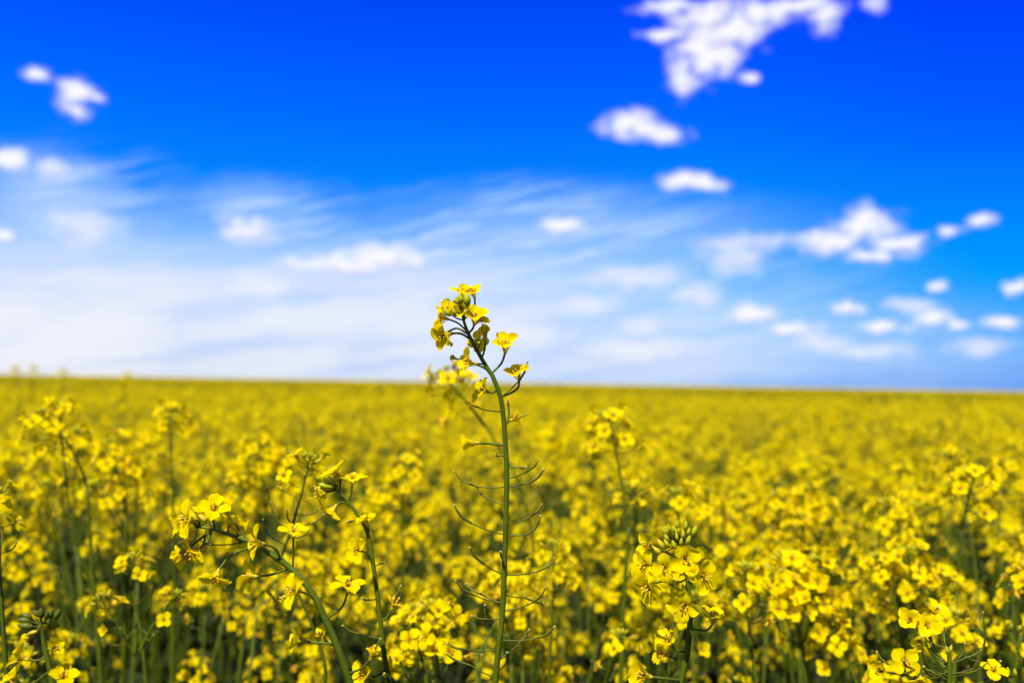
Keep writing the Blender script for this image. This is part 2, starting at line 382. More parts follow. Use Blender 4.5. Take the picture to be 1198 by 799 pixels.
# ------------------------------------------------------------------ plants of the field
rng = np.random.default_rng(7)
LIB = {}
def lib(kind, lod, k):
    key = (kind, lod, k % 4)
    if key not in LIB:
        mb = flower_mb(kind, np.random.default_rng(hash(kind) % 7 + 11 * lod + 101 * (k % 4)) if False else np.random.default_rng({'open': 1, 'half': 2, 'cup': 3, 'closed': 4, 'wilt': 5}[kind] * 100 + lod * 10 + k % 4), lod)
        LIB[key] = [mb, None]
    return LIB[key]
def lib_mesh(kind, lod, k):
    e = lib(kind, lod, k)
    if e[1] is None: e[1] = e[0].mesh('flower')
    return e[1]
def head_plan(rng, base, axis, ln, size=1.0, n_open=13, n_bud=14, n_pod=6, lod=1):
    """one flowering head: rachis from base along axis; returns stem mesh, bud mesh, flowers, pods"""
    st = MB(); bd = MB(); fl = []; pods = []
    axis = unit(axis); M0 = frame(axis, rng.uniform(0, 6)); x, y = M0[:3, 0], M0[:3, 1]
    bend = (x * rng.normal(0, .12) + y * rng.normal(0, .12)) * ln
    sides = (6, 5, 4, 3)[lod]
    def pos(u): return base + axis * ln * u + bend * u * u
    tube(st, [pos(u) for u in np.linspace(0, 1, 6)], np.linspace(.0016, .0009, 6) * size, sides, S)
    top = pos(1.0); ga = 2.4; a0 = rng.uniform(0, 6)
    for i in range(n_bud):
        q = (i + .5) / n_bud; tl = 1.25 * math.sqrt(q); ph = a0 + i * ga
        d = axis * math.cos(tl) + (x * math.cos(ph) + y * math.sin(ph)) * math.sin(tl)
        b0 = top - axis * .006 * q; ln_b = (.0045 + .0028 * q) * size; ped = (.003 + .008 * q) * size
        tube(st, [b0, b0 + d * ped], .0004 * size, 3, S, False)
        bb = MB(); bud_shape(bb, ln_b, .0014 * size * (1 + .3 * q), 5 if lod < 2 else 4, 6 if lod < 2 else 4, B if q < .75 else SP)
        bd.merge(bb, frame(d + axis * .4, 0, b0 + d * ped))
    span = .038 * size
    for i in range(n_open):
        q = (i + rng.uniform(.2, .8)) / n_open; ph = a0 + 1 + i * ga
        rd = x * math.cos(ph) + y * math.sin(ph)
        b0 = top - axis * (.004 + span * q) ; el_ = .85 - .75 * q + rng.normal(0, .15)
        d = unit(rd + axis * el_); ped = (.014 + .010 * q) * size * rng.uniform(.85, 1.15)
        e0 = b0 + d * ped; tube(st, [b0, b0 + d * ped * .5 - axis * .001, e0], .00045 * size, 3, S, False)
        kind = 'half' if q < .15 else ('open' if q < .85 else ('wilt' if rng.uniform() < .5 else 'half'))
        fl.append((kind, int(rng.integers(4)), frame(d + axis * .25 + rng.normal(0, .15, 3), rng.uniform(0, 6), e0, size * rng.uniform(.92, 1.12))))
    for i in range(n_pod):
        u = 1 - (.004 + span + .008 + (ln - span - .02) * (i + .5) / max(1, n_pod)) / ln
        if u < .05: break
        ph = a0 + i * ga; rd = x * math.cos(ph) + y * math.sin(ph); g = .6 + .4 * i / n_pod
        p0 = pos(u); j = p0 + unit(rd + axis * .25) * .014 * g; t = j + unit(rd * .8 + axis * .75) * .022 * g
        pods.append((p0, j, t))
    return st, bd, fl, pods
def plant_plan(rng, H, lod, branches=(4, 5), lean=.06, head_size=1.0, pods=6, bloom=1.0):
    """a whole plant, base at the origin, main head topping out at height H"""
    out = dict(stem=MB(), leaves=[], heads=[])
    ly = rng.normal(0, lean, 2); hl = rng.uniform(.08, .16)
    def spine(z):
        u = z / H; return np.array([ly[0] * u * u + .008 * math.sin(u * 7 + ly[1] * 90), ly[1] * u * u + .008 * math.cos(u * 6), z])
    zt = H - hl
    zs = np.linspace(0, zt, 9)
    tube(out['stem'], [spine(z) for z in zs], np.interp(zs, [0, zt], [.0048, .0016]), (7, 6, 5, 4)[lod], S)
    tip = spine(zt); ax = unit(tip - spine(zt - .1) + rng.normal(0, .03, 3))
    out['heads'].append(head_plan(rng, tip, ax, hl, head_size * rng.uniform(.95, 1.15), int(rng.integers(12, 18) * bloom), 14, pods, lod))
    nb = int(rng.integers(branches[0], branches[1] + 1)); ph0 = rng.uniform(0, 6)
    for i in range(nb):
        z0 = H * rng.uniform(.45, .78); ph = ph0 + i * 2.4 + rng.normal(0, .2)
        rd = np.array([math.cos(ph), math.sin(ph), 0]); hb = rng.uniform(.05, .10)
        zt_b = H - (rng.uniform(.01, .13) if i < 3 else rng.uniform(.10, .34)); ext = rng.uniform(.05, .13)
        p0 = spine(z0); p3 = spine(min(zt, zt_b)) * np.array([1, 1, 0]) + rd * ext + np.array([0, 0, max(z0 + .05, zt_b - hb)])
        p1 = p0 + rd * ext * .55 + np.array([0, 0, (p3[2] - z0) * .3])
        path = smooth_path([p0, p1, p3], 4)
        tube(out['stem'], path, np.linspace(.0022, .0013, len(path)), (6, 5, 4, 3)[lod], S)
        out['heads'].append(head_plan(rng, p3, unit(unit(path[-1] - path[-2]) + np.array([0, 0, .6])), hb, head_size * rng.uniform(.85, 1.05), int(rng.integers(9, 15) * bloom), 11, min(4, pods), lod))
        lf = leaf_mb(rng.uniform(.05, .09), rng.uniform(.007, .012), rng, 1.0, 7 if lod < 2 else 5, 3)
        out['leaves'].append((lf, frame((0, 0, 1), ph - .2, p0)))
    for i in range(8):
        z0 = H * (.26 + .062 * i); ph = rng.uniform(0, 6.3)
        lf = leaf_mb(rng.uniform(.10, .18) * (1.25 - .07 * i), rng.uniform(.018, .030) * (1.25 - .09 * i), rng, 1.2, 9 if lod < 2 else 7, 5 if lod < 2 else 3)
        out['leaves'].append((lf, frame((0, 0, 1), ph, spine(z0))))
    return out
def flatten(pl, lod):
    mb = MB(); mb.merge(pl['stem'])
    for lf, M in pl['leaves']: mb.merge(lf, M)
    for st, bd, fl, pods in pl['heads']:
        mb.merge(st); mb.merge(bd)
        for k, i, M in fl: mb.merge(lib(k, lod, i)[0], M)
        if lod < 3:
            for p in pods: mb.merge(pod_mb(p, 3))
    return mb
def rest_plant(name, pl, loc, label, group, lod, detail):
    """the plant as a thing: Empty > stem, leaf, flower_head (> flower, bud_cluster, seed_pod)"""
    r = empty(name, loc, label, group=group)
    part('stem', pl['stem'], r)
    for lf, M in pl['leaves']: part('leaf', lf, r, M)
    for st, bd, fl, pods in pl['heads']:
        if detail:
            hd = part('flower_head', st, r); part('bud_cluster', bd, hd)
            for k, i, M in fl: part('flower', lib_mesh(k, lod, i), hd, M)
            for p in pods: part('seed_pod', pod_mb(p, 5), hd)
        else:
            mb = MB(); mb.merge(st); mb.merge(bd)
            for k, i, M in fl: mb.merge(lib(k, lod, i)[0], M)
            for p in pods: mb.merge(pod_mb(p, 3))
            part('flower_head', mb, r)
    return r
def kids(o, _c={}):
    if o.name not in _c: _c[o.name] = [(c, [g for g in c.children]) for c in o.children]
    return _c[o.name]
def dup(root, loc, rotz, scl, label, group):
    r = root.copy(); col.objects.link(r); r.location = Vector(loc); r.rotation_euler = (0, 0, rotz); r.scale = (scl,) * 3
    r['label'] = label
    if group: r['group'] = group
    elif 'group' in r: del r['group']
    for c0, gs in kids(root):
        c = c0.copy(); col.objects.link(c); c.parent = r
        for g in gs:
            d = g.copy(); col.objects.link(d); d.parent = c
    return r

# where every plant of the crop stands: a jittered lattice, about 36 to the square metre
SP_ = 0.170
pts = []
for i in range(-75, 76):
    for j in range(-8, 86):
        pts.append((i * SP_ + rng.uniform(-.07, .07), j * SP_ + rng.uniform(-.07, .07)))
pts = np.array(pts); dist = np.hypot(pts[:, 0], pts[:, 1]); ang = np.arctan2(pts[:, 0], pts[:, 1])
keep = (dist < 12.2) & ((np.abs(ang) < rad(52)) | (dist < 1.3))
keep &= ~((np.abs(pts[:, 0]) < .24) & (np.abs(pts[:, 1]) < .22))                # the photographer stands here
pts, dist, ang = pts[keep], dist[keep], ang[keep]
px = 599 + np.tan(ang) * F_PX
inview = np.abs(ang) < rad(32.5)
near_clear = inview & (pts[:, 1] > .42) & (pts[:, 1] < np.where((px > 180) & (px < 880), .82, .74))   # kept free: the plants set one by one stand here
N_CROWD = 268
cand = np.where(inview & (pts[:, 1] >= .74) & ~near_clear)[0]; cand = cand[np.argsort(dist[cand])][:N_CROWD]
is_thing = np.zeros(len(pts), bool); is_thing[cand] = True
stuff_idx = np.where(~is_thing & ~near_clear)[0]

def patchy(x, y):
    return .045 * math.sin(x * 5.1 + 1.3 * math.sin(y * 3.3)) + .036 * math.sin(y * 6.3 + x * 2.1 + .7) + .018 * math.sin(x * 11 - y * 9)
NEAR_D = 1.45
near_T = []; mid_T = []
G_NEAR = 'rapeseed plants in the nearest rows of the field'; G_MID = 'rapeseed plants of the denser rows behind'
L_NEAR = 'softly blurred branching rapeseed plant among the nearest rows, its separate yellow flowers still readable'
L_MID = 'heavily blurred rapeseed plant in the dense yellow rows beyond the nearest ones'
used_near = used_mid = 0
order = list(cand)
for n, i in enumerate(order):
    loc = (pts[i, 0], pts[i, 1], 0); H = float(np.clip(rng.normal(.99, .04) + patchy(pts[i, 0], pts[i, 1]) * .9, .85, 1.09)); H = min(H, (1.4 - .22 * dist[i]) / 1.205) if dist[i] < 1.0 and 180 < px[i] < 880 else H; rz = rng.uniform(0, 6.28)
    if dist[i] < NEAR_D:
        if len(near_T) < 9:
            pl = plant_plan(np.random.default_rng(300 + len(near_T)), 1.205, 1, bloom=.45 if len(near_T) in (3, 7) else 1.0)
            r = rest_plant('rapeseed_plant', pl, loc, L_NEAR, G_NEAR, 1, True); near_T.append(r)
            r.rotation_euler = (0, 0, rz); r.scale = (H,) * 3
        else: dup(near_T[n % 9], loc, rz, H, L_NEAR, G_NEAR)
    else:
        if len(mid_T) < 10:
            pl = plant_plan(np.random.default_rng(500 + len(mid_T)), 1.205, 2, bloom=(.3, 1, 1, .5, 1, 1, .4, 1, 1, .8)[len(mid_T)])
            r = rest_plant('rapeseed_plant', pl, loc, L_MID, G_MID, 2, False); mid_T.append(r)
            r.rotation_euler = (0, 0, rz); r.scale = (H,) * 3
        else: dup(mid_T[n % 10], loc, rz, H, L_MID, G_MID)

# ------------------------------------------------------------------ the rest of the crop, out to the horizon (nobody could count it)
def instanced(name, P_, rot, scl, var, meshes, label):
    src = bpy.data.collections.new(name + '_kinds')
    for k, me in enumerate(meshes):
        o = bpy.data.objects.new('kind_%02d' % k, me); src.objects.link(o)
    me = bpy.data.meshes.new(name); me.vertices.add(len(P_)); me.vertices.foreach_set('co', np.asarray(P_, np.float32).ravel())
    for nm, tp, arr in (('rot', 'FLOAT', rot), ('scl', 'FLOAT', scl), ('var', 'INT', var)):
        a = me.attributes.new(nm, tp, 'POINT'); a.data.foreach_set('value', np.asarray(arr, np.int32 if tp == 'INT' else np.float32))
    o = bpy.data.objects.new(name, me); col.objects.link(o); o['kind'] = 'stuff'; o['label'] = label; o['category'] = 'crop'
    g = bpy.data.node_groups.new(name, 'GeometryNodeTree')
    g.interface.new_socket('Geometry', in_out='INPUT', socket_type='NodeSocketGeometry'); g.interface.new_socket('Geometry', in_out='OUTPUT', socket_type='NodeSocketGeometry')
    gi = g.nodes.new('NodeGroupInput'); go = g.nodes.new('NodeGroupOutput')
    ci = g.nodes.new('GeometryNodeCollectionInfo'); ci.inputs['Collection'].default_value = src; ci.inputs['Separate Children'].default_value = True; ci.inputs['Reset Children'].default_value = True
    ip = g.nodes.new('GeometryNodeInstanceOnPoints'); ip.inputs['Pick Instance'].default_value = True
    def attr(nm, tp):
        n = g.nodes.new('GeometryNodeInputNamedAttribute'); n.data_type = tp; n.inputs['Name'].default_value = nm
        return [s for s in n.outputs if s.enabled and s.name == 'Attribute'][0]
    cx = g.nodes.new('ShaderNodeCombineXYZ'); g.links.new(attr('rot', 'FLOAT'), cx.inputs[2])
    g.links.new(gi.outputs[0], ip.inputs['Points']); g.links.new(ci.outputs[0], ip.inputs['Instance'])
    g.links.new(cx.outputs[0], ip.inputs['Rotation']); g.links.new(attr('scl', 'FLOAT'), ip.inputs['Scale']); g.links.new(attr('var', 'INT'), ip.inputs['Instance Index'])
    g.links.new(ip.outputs[0], go.inputs[0])
    md = o.modifiers.new('crop', 'NODES'); md.node_group = g
    return o
kinds_ = [flatten(plant_plan(np.random.default_rng(800 + k), 1.205, 2 if k < 4 else 3, bloom=(.4, 1, .9, .8)[k % 4]), 2 if k < 4 else 3) for k in range(8)]
meshes = [m.mesh('crop_plant') for m in kinds_]
far_mb = [flatten(plant_plan(np.random.default_rng(900 + k), 1.205, 3, (2, 3)), 3) for k in range(3)]
# light plants for the one metre squares: a few petals stand for each flower
def tiny_plant(r):
    mb = MB(); H = 1.205 * float(np.clip(r.normal(1, .045), .88, 1.12))
    tube(mb, [(0, 0, .55), (.01, 0, H - .03)], [.004, .002], 3, S)
    for h in range(int(r.integers(3, 6))):
        c = np.array([r.normal(0, .06), r.normal(0, .06), H - (.02 if h == 0 else r.uniform(.02, .17))])
        tube(mb, [(c[0] * .2, c[1] * .2, .7 * H), c], [.002, .0014], 3, S, False)
        for k in range(4):
            p = c + r.normal(0, 1, 3) * np.array([.022, .022, .018]); M = frame(unit(r.normal(0, 1, 3) + np.array([0, 0, .8])), r.uniform(0, 6), p)
            q = np.array([(-.011, -.004, 0), (-.003, -.010, .003), (.011, .004, 0), (.003, .010, .003)]); q2 = np.array([(.004, -.011, 0), (.010, -.003, .003), (-.004, .011, .0), (-.010, .003, .003)])
            mb.add(q @ M[:3, :3].T + p, np.array([[0, 1, 2, 3]]), P); mb.add(q2 @ M[:3, :3].T + p, np.array([[0, 1, 2, 3]]), P)
        for k in range(14):
            p = c + np.array([r.normal(0, .02), r.normal(0, .02), r.normal(-.022, .014)]); bb = MB(); bud_shape(bb, .016, .0036, 3, 3, S if k % 2 else LF); mb.merge(bb, frame((r.normal(0, .5), r.normal(0, .5), 1), 0, p))
    for k in range(3):
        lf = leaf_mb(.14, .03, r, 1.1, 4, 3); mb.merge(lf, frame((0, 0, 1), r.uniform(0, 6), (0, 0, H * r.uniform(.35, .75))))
    return mb
def square(seed, side, n):
    r = np.random.default_rng(seed); mb = MB(); tp = [tiny_plant(r) for _ in range(10)]
    for k in range(n):
        mb.merge(tp[k % 10], frame((0, 0, 1), r.uniform(0, 6), (r.uniform(-side / 2, side / 2), r.uniform(-side / 2, side / 2), 0), r.uniform(.96, 1.03)))
    return mb.mesh('crop_square')
def far_square(seed, side, n, big=1.0):   # seen edge-on the flowers close up
    r = np.random.default_rng(seed); mb = MB()
    for k in range(n):
        p = np.array([r.uniform(-side / 2, side / 2), r.uniform(-side / 2, side / 2), 1.185 + r.normal(0, .05)])
        for j in range(3):
            w = r.uniform(.05, .09) * big; M = frame(unit(r.normal(0, 1, 3) + np.array([0, 0, .7])), r.uniform(0, 6), p + r.normal(0, .05, 3))
            q = np.array([(-w, -w * .5, 0), (w * .3, -w, .01), (w, w * .4, 0), (-w * .3, w, .01)])
            mb.add(q @ M[:3, :3].T + M[:3, 3], np.array([[0, 1, 2, 3]]), P if j < 2 or k % 4 else S)
        w = .16 * big; M = frame(unit(r.normal(0, 1, 3)), r.uniform(0, 6), p - np.array([0, 0, .24 + .22 * (big - .5)])); q = np.array([(-w, -w, 0), (w, -w, .01), (w, w, 0), (-w, w, .01)])
        mb.add(q @ M[:3, :3].T + M[:3, 3], np.array([[0, 1, 2, 3]]), LF if k % 2 else S)
    return mb.mesh('crop_square')
n0 = len(meshes); meshes += [square(40 + k, 1.0, 36) for k in range(4)]
n2 = len(meshes); meshes += [far_square(90 + k, 31, 1500, 3.2) for k in range(2)]
n1 = len(meshes); meshes += [far_square(70 + k, 6.2, 620) for k in range(3)]
SP2 = []; 
for i in stuff_idx:
    d = dist[i]
    SP2.append((pts[i, 0], pts[i, 1], 0, rng.uniform(0, 6.28), float(np.clip(rng.normal(.995, .04) + patchy(pts[i, 0], pts[i, 1]) * .9, .86, 1.10)) * (1.0 if d > .75 else .93), int(rng.integers(0, 4)) if d < 7 else int(rng.integers(4, 8))))
for i in range(-60, 61):
    for j in range(-1, 62):
        x, y = i + .0, j + .0; d = math.hypot(x, y)
        if 11.7 < d < 60 and abs(math.atan2(x, y)) < rad(46): SP2.append((x, y, 0, rng.integers(4) * math.pi / 2, rng.normal(1, .012), n0 + int(rng.integers(4))))
for i in range(-75, 76):
    for j in range(0, 90):
        x, y = i * 6.0, j * 6.0; d = math.hypot(x, y)
        if 58 < d < 520 and abs(math.atan2(x, y)) < rad(44): SP2.append((x, y, 0, rng.integers(4) * math.pi / 2, rng.normal(1, .008), n1 + int(rng.integers(3))))
for i in range(-60, 61):
    for j in range(0, 75):
        x, y = i * 30.0, j * 30.0; d = math.hypot(x, y)
        if 510 < d < 2200 and abs(math.atan2(x, y)) < rad(42): SP2.append((x, y, 0, rng.integers(4) * math.pi / 2, 1.0, n2 + int(rng.integers(2))))
SP2 = np.array(SP2)
instanced('rapeseed_crop', SP2[:, :3], SP2[:, 3], SP2[:, 4], SP2[:, 5].astype(int), meshes, 'endless blurred yellow rapeseed crop filling the field to the horizon')

# ------------------------------------------------------------------ plants set one by one
def zm(x0, y0, k):          # read-off of an enlarged patch of the photograph
    return lambda X, Y: (x0 + X / k, y0 + Y / k)
def wdir(dx, dy, dz):       # image right, image down, towards the camera
    return unit(RT * dx - UP * dy - F * dz)
def lower(foot, lo, dn):
    u = np.linspace(0, 1, 15)[:14, None]; p1 = foot + np.array([0, 0, .45]); p2 = lo + dn * .3
    return foot * (1 - u) ** 3 + 3 * p1 * u * (1 - u) ** 2 + 3 * p2 * u * u * (1 - u) + lo * u ** 3
def hero(label, stem, D, widths, flowers=(), buds=(), pods=(), group=None, name='rapeseed_plant', seed=1, lod=0, foot=None):
    """stem: list of (px,py[,depth offset]) from below the frame upwards; widths: stem thickness in px"""
    r = np.random.default_rng(seed)
    P_ = [at(s[0], s[1], D + (s[2] if len(s) > 2 else 0)) for s in stem]
    lo = P_[0]; dn = unit(P_[0] - P_[1]); foot_p = np.array([lo[0] + dn[0] * .15, lo[1] + .02, 0]) if foot is None else np.array(foot)
    root = empty(name, foot_p, label, group=group)
    path = np.concatenate([lower(foot_p, lo, dn), smooth_path(P_, 7)]); n = len(path)
    wpx = np.interp(np.linspace(0, 1, n), np.concatenate([[0, 14 / (n - 1)], np.linspace(14 / (n - 1), 1, len(widths))[1:]]), np.concatenate([[widths[0] * 1.5, widths[0]], widths[1:]]))
    sm = MB(); tube(sm, path - foot_p, wpx / F_PX * D / 2, 10, S)
    vis = path[14:]
    vpx = [to_px(p) for p in vis]
    def anchor(a):
        k = int(np.argmin([(q[0] - a[0]) ** 2 + (q[1] - a[1]) ** 2 for q in vpx])); return vis[k]
    objs = []
    for f in flowers:
        a, b, d, kind, size = f[:5]; dd = f[5] if len(f) > 5 else d[2] * .012
        A = anchor(a); ax = wdir(*d); Bp = at(b[0], b[1], D - dd)
        l = np.linalg.norm(Bp - A); c = Bp - ax * l * .45; m = A * .25 + c * .5 + Bp * .25
        tube(sm, smooth_path([A, m, Bp], 5) - foot_p, .00062 * max(.8, size), 6, S, False)
        objs.append((flower_mb(kind, r, lod), frame(ax, r.uniform(0, 6.28) if len(f) < 7 else f[6], Bp - foot_p, size)))
    tipw = vis[-1]
    budm = []
    for b in buds:
        (bx, by), (tx, ty), dd, sz, mt = b
        p0, p1 = at(bx, by, D - dd), at(tx, ty, D - dd - .001); l = np.linalg.norm(p1 - p0)
        A = tipw if len(vis) < 3 else vis[-2]
        tube(sm, smooth_path([A, A * .4 + p0 * .6 + UP * -.0005, p0], 4) - foot_p, .00045, 5, S, False)
        bb = MB(); bud_shape(bb, l, l * .29 * sz, 9, 9, mt); budm.append((bb, frame(p1 - p0, 0, p0 - foot_p)))
    part('stem', sm, root)
    for mb, M in objs: part('flower', mb, root, M)
    for mb, M in budm: part('bud', mb, root, M)
    for p in pods:
        A = anchor(p[0]); o1 = p[3] if len(p) > 3 else float(r.uniform(-.008, .008))
        part('seed_pod', pod_mb([A - foot_p, at(*p[1], D - o1) - foot_p, at(*p[2], D - o1 * 1.8) - foot_p], 8, r=.00068 * r.uniform(.8, 1.3)), root)
    return root
def to_px(p):
    v = np.asarray(p) - CAM; z = v @ F
    return 599 + (v @ RT) / z * F_PX, 399.5 - (v @ UP) / z * F_PX

# --- the tall sharp plant in the middle
a = zm(490, 330, 6.657); z1 = zm(450, 320, 3.33); z2 = zm(450, 540, 3.085)
hero('tallest sharp rapeseed plant, its head against the sky and bare pods down its stem',
     [(579, 805), (583, 760), (588, 715), (591, 637), (592.8, 560), (591, 515), (586.6, 470), (577.6, 443), (571, 432), (562, 417), (550, 394.6), (543, 377), (540, 362)],
     .55, [7.6, 7.2, 6.8, 6.6, 6.4, 6.2, 6, 5.6, 5.2, 4.8, 4.2, 3.4, 2.4],
     flowers=[(a(400, 460), a(258, 400), (-1, 0.3, 0.63), 'half', 1.24), (a(380, 400), a(232, 290), (-0.9, -0.15, 0.45), 'open', 0.95), (a(390, 420), a(240, 380), (-0.7, 0.8, 0.28), 'half', 1.05, -.004),
              (a(350, 310), a(345, 222), (-0.35, -0.25, 0.9), 'half', 0.95, .006, .3), (a(395, 380), a(430, 332), (0.12, -1, 0.58), 'half', 1.10), (a(400, 400), a(452, 318), (0.7, -0.7, -0.4), 'half', 0.80, -.008),
              (a(508, 580), a(517, 450), (-0.1, -1, 0), 'closed', 1.20, .002), (a(470, 530), a(468, 475), (-0.2, -0.2, -1), 'open', 0.85, -.010),
              (a(572, 705), a(672, 552), (0.05, -1, 0.5), 'half', 1.22, 0, .35), (a(540, 705), a(440, 640), (-1, -0.25, 0.48), 'half', 1.15),
              (a(500, 645), a(300, 600), (-1, -0.35, -0.1), 'closed', 0.62, -.004),
              (z1(460, 485), z1(525, 415), (-0.35, -0.9, 0.35), 'half', 1.10, 0, .4), (z1(430, 460), z1(404, 462), (-0.75, -0.4, 0.53), 'half', 1.01, -.004),
              (z1(447, 535), z1(345, 515), (-1, -0.5, 0.1), 'wilt', 0.55), (z1(470, 600), z1(492, 571), (1, -0.35, 0.1), 'wilt', 0.90), (z1(460, 665), z1(366, 660), (-1, -0.05, 0.12), 'cup', 1.15),
              (a(345, 300), a(436, 125), (-0.35, -1, 0.48), 'half', 0.97, -.003), (a(335, 280), a(345, 130), (-0.1, -1, 0.38), 'half', 0.92, -.006), (a(350, 300), a(255, 250), (-0.5, -0.7, 0.6), 'half', 0.90, .006)],
     buds=[(a(330, 170), a(316, 85), .014, 1.1, B), (a(312, 172), a(272, 128), .014, 1.1, B), (a(380, 185), a(370, 78), .014, 1.1, B), (a(258, 235), a(232, 165), .004, .9, SP), (a(240, 262), a(190, 210), .014, 1.1, B),
           (a(285, 262), a(262, 200), .014, 1.1, B), (a(195, 235), a(135, 180), .002, .85, SP), (a(350, 170), a(340, 60), -.004, .9, SP)],
     pods=[(z2(448, 65), z2(505, 40), z2(555, -3)), (z2(450, 100), z2(525, 75), z2(572, 30)), (z2(447, 212), z2(515, 205), z2(565, 155)), (z2(450, 282), z2(517, 262), z2(562, 198)),
           (z2(447, 407), z2(550, 397), z2(612, 350)), (z2(437, 483), z2(505, 490), z2(572, 510)), (z2(440, 537), z2(535, 508), z2(580, 455)), (z2(432, 636), z2(535, 640), z2(612, 597)),
           (z2(420, 712), z2(485, 655), z2(520, 608)), (z2(418, 760), z2(440, 725), z2(442, 690)), (z2(425, 105), z2(332, 90), z2(250, 35)), (z2(430, 158), z2(375, 135), z2(335, 95)),
           (z2(422, 263), z2(313, 222), z2(252, 160)), (z2(420, 400), z2(360, 370), z2(308, 312)), (z2(425, 362), z2(422, 345), z2(419, 326)), (z2(415, 495), z2(348, 478), z2(295, 442)),
           (z2(408, 515), z2(320, 480), z2(258, 432)), (z2(415, 552), z2(370, 568), z2(316, 557)), (z2(405, 615), z2(370, 575), z2(362, 520)), (z2(398, 682), z2(297, 677), z2(228, 657)),
           (z2(388, 773), z2(310, 735), z2(222, 693)), (z1(470, 605), z1(483, 560), z1(480, 495)), (z1(468, 712), z1(445, 711), z1(432, 707)), (z1(460, 485), z1(527, 414), a(845, 624), .001), (z2(448, 20), z2(490, 22), z2(508, 20))], seed=21)

# --- the arching plant on the left
b = zm(200, 570, 6.144); z3 = zm(190, 540, 3.083)
hero('sharp rapeseed plant arching over to the left, flowers hanging under its curved dark stem',
     [(412, 806), (397.6, 764), (381, 725), (367, 696), (345.7, 670), (323, 652), (297, 636), (271, 626), (245, 618), (228, 616)],
     .55, [8.6, 8.4, 8, 7.6, 7, 6.4, 5.6, 4.6, 3.4, 2.4],
     flowers=[(b(200, 290), b(168, 232), (-.7, -.25, .7), 'open', 1.26), (b(330, 300), b(305, 190), (.25, -.8, .5), 'open', 1.16), (b(560, 370), b(428, 215), (-.6, -.8, .0), 'closed', 1.26, -.003),
              (b(300, 310), b(205, 440), (-.8, .35, .45), 'open', 1.21), (b(260, 300), b(150, 480), (-1, .35, 0), 'half', 1.16, -.004), (b(590, 470), b(345, 590), (-.2, .8, .55), 'open', 1.26),
              (b(830, 605), b(615, 640), (-1, .05, -.15), 'open', 1.26), (b(800, 530), b(668, 405), (-.75, -.15, .4), 'open', 1.21, .010), (b(480, 370), b(500, 395), (-.3, -.2, -.9), 'open', 1.10, -.012),
              (b(895, 590), b(880, 357), (.05, -1, .15), 'open', 1.04), (z3(555, 500), z3(498, 468), (-.7, -.3, .65), 'open', 1.26), (z3(545, 500), z3(440, 485), (-.6, .5, .4), 'open', 1.10, -.006),
              (z3(610, 660), z3(520, 648), (-1, -.2, .1), 'half', 1.21), (z3(615, 662), z3(590, 645), (-.5, -.7, .2), 'half', 1.10, -.012), (z3(600, 560), z3(668, 470), (.05, -1, .15), 'open', 1.26),
              (z3(672, 762), z3(750, 712), (.4, -.8, .1), 'wilt', 1.2), (b(330, 300), b(260, 200), (-.4, -.8, .2), 'half', 0.99, -.006), (b(190, 300), b(120, 250), (-1, .1, .5), 'half', 1.10, .006), (b(250, 295), b(250, 420), (-.5, .7, .5), 'half', 1.10, .004), (b(560, 380), b(480, 330), (-.3, -.7, -.5), 'open', 1.04, -.012), (b(300, 300), b(120, 440), (-.8, .6, .3), 'closed', 1.32, .0), (b(420, 345), b(410, 300), (.2, -.9, -.5), 'half', 0.99, -.01)],
     buds=[(b(180, 300), b(50, 335), .004, .75, SP), (b(175, 365), b(45, 405), .006, .75, SP), (b(260, 250), b(190, 185), .0, .8, SP), (b(200, 285), b(135, 135), -.003, .8, B), (b(300, 190), b(250, 165), .002, .9, SP), (b(190, 310), b(120, 300), .008, .9, B)],
     pods=[(z3(300, 290), z3(180, 300), z3(140, 285))], seed=5)

# --- its neighbour, a little behind
c = zm(320, 530, 5.706)
hero('slender rapeseed plant right of the arching one, small dark buds at its left-leaning tip',
     [(457, 806), (449.5, 764), (444.6, 722), (438, 670), (430, 624), (417, 600), (401, 579), (391, 570)],
     .585, [6, 6, 5.6, 5.2, 4.8, 4.2, 3.4, 2.4],
     flowers=[(c(450, 240), c(432, 150), (-.6, -.75, .1), 'open', 1.15), (c(520, 320), c(525, 212), (.0, -1, .1), 'open', 1.1), (c(430, 250), c(352, 262), (-.9, .25, .35), 'open', 1.15),
              (c(500, 345), c(420, 345), (-.5, .75, .2), 'half', 1.0), (c(630, 565), c(632, 478), (-.1, -1, .1), 'half', .85), (c(600, 480), c(610, 470), (-.5, -.8, .2), 'half', .7, .004),
              (c(660, 770), c(588, 650), (-.55, -.25, .75), 'open', 1.1), (z3(793, 578), z3(828, 530), (.35, -.9, 0), 'wilt', 1.3), (z3(810, 745), z3(750, 775), (-.6, -.3, .5), 'half', 1.3), (z3(815, 790), z3(800, 765), (.5, -.4, -.5), 'half', 1.2, -.01)],
     buds=[(c(400, 215), c(330, 160), .003, .9, B), (c(390, 230), c(300, 205), .005, .9, B), (c(390, 235), c(270, 240), .002, .9, SP), (c(430, 190), c(440, 130), .0, .9, B), (c(415, 200), c(405, 140), .003, .9, B), (c(440, 200), c(460, 150), -.003, .9, SP), (c(405, 200), c(360, 150), -.002, .8, B)],
     pods=[(z3(785, 640), z3(715, 622), z3(652, 592)), (z3(775, 505), z3(745, 498), z3(722, 493)), (c(570, 447), c(525, 452), c(495, 456)), (c(665, 745), c(705, 738), c(735, 730))], seed=8)

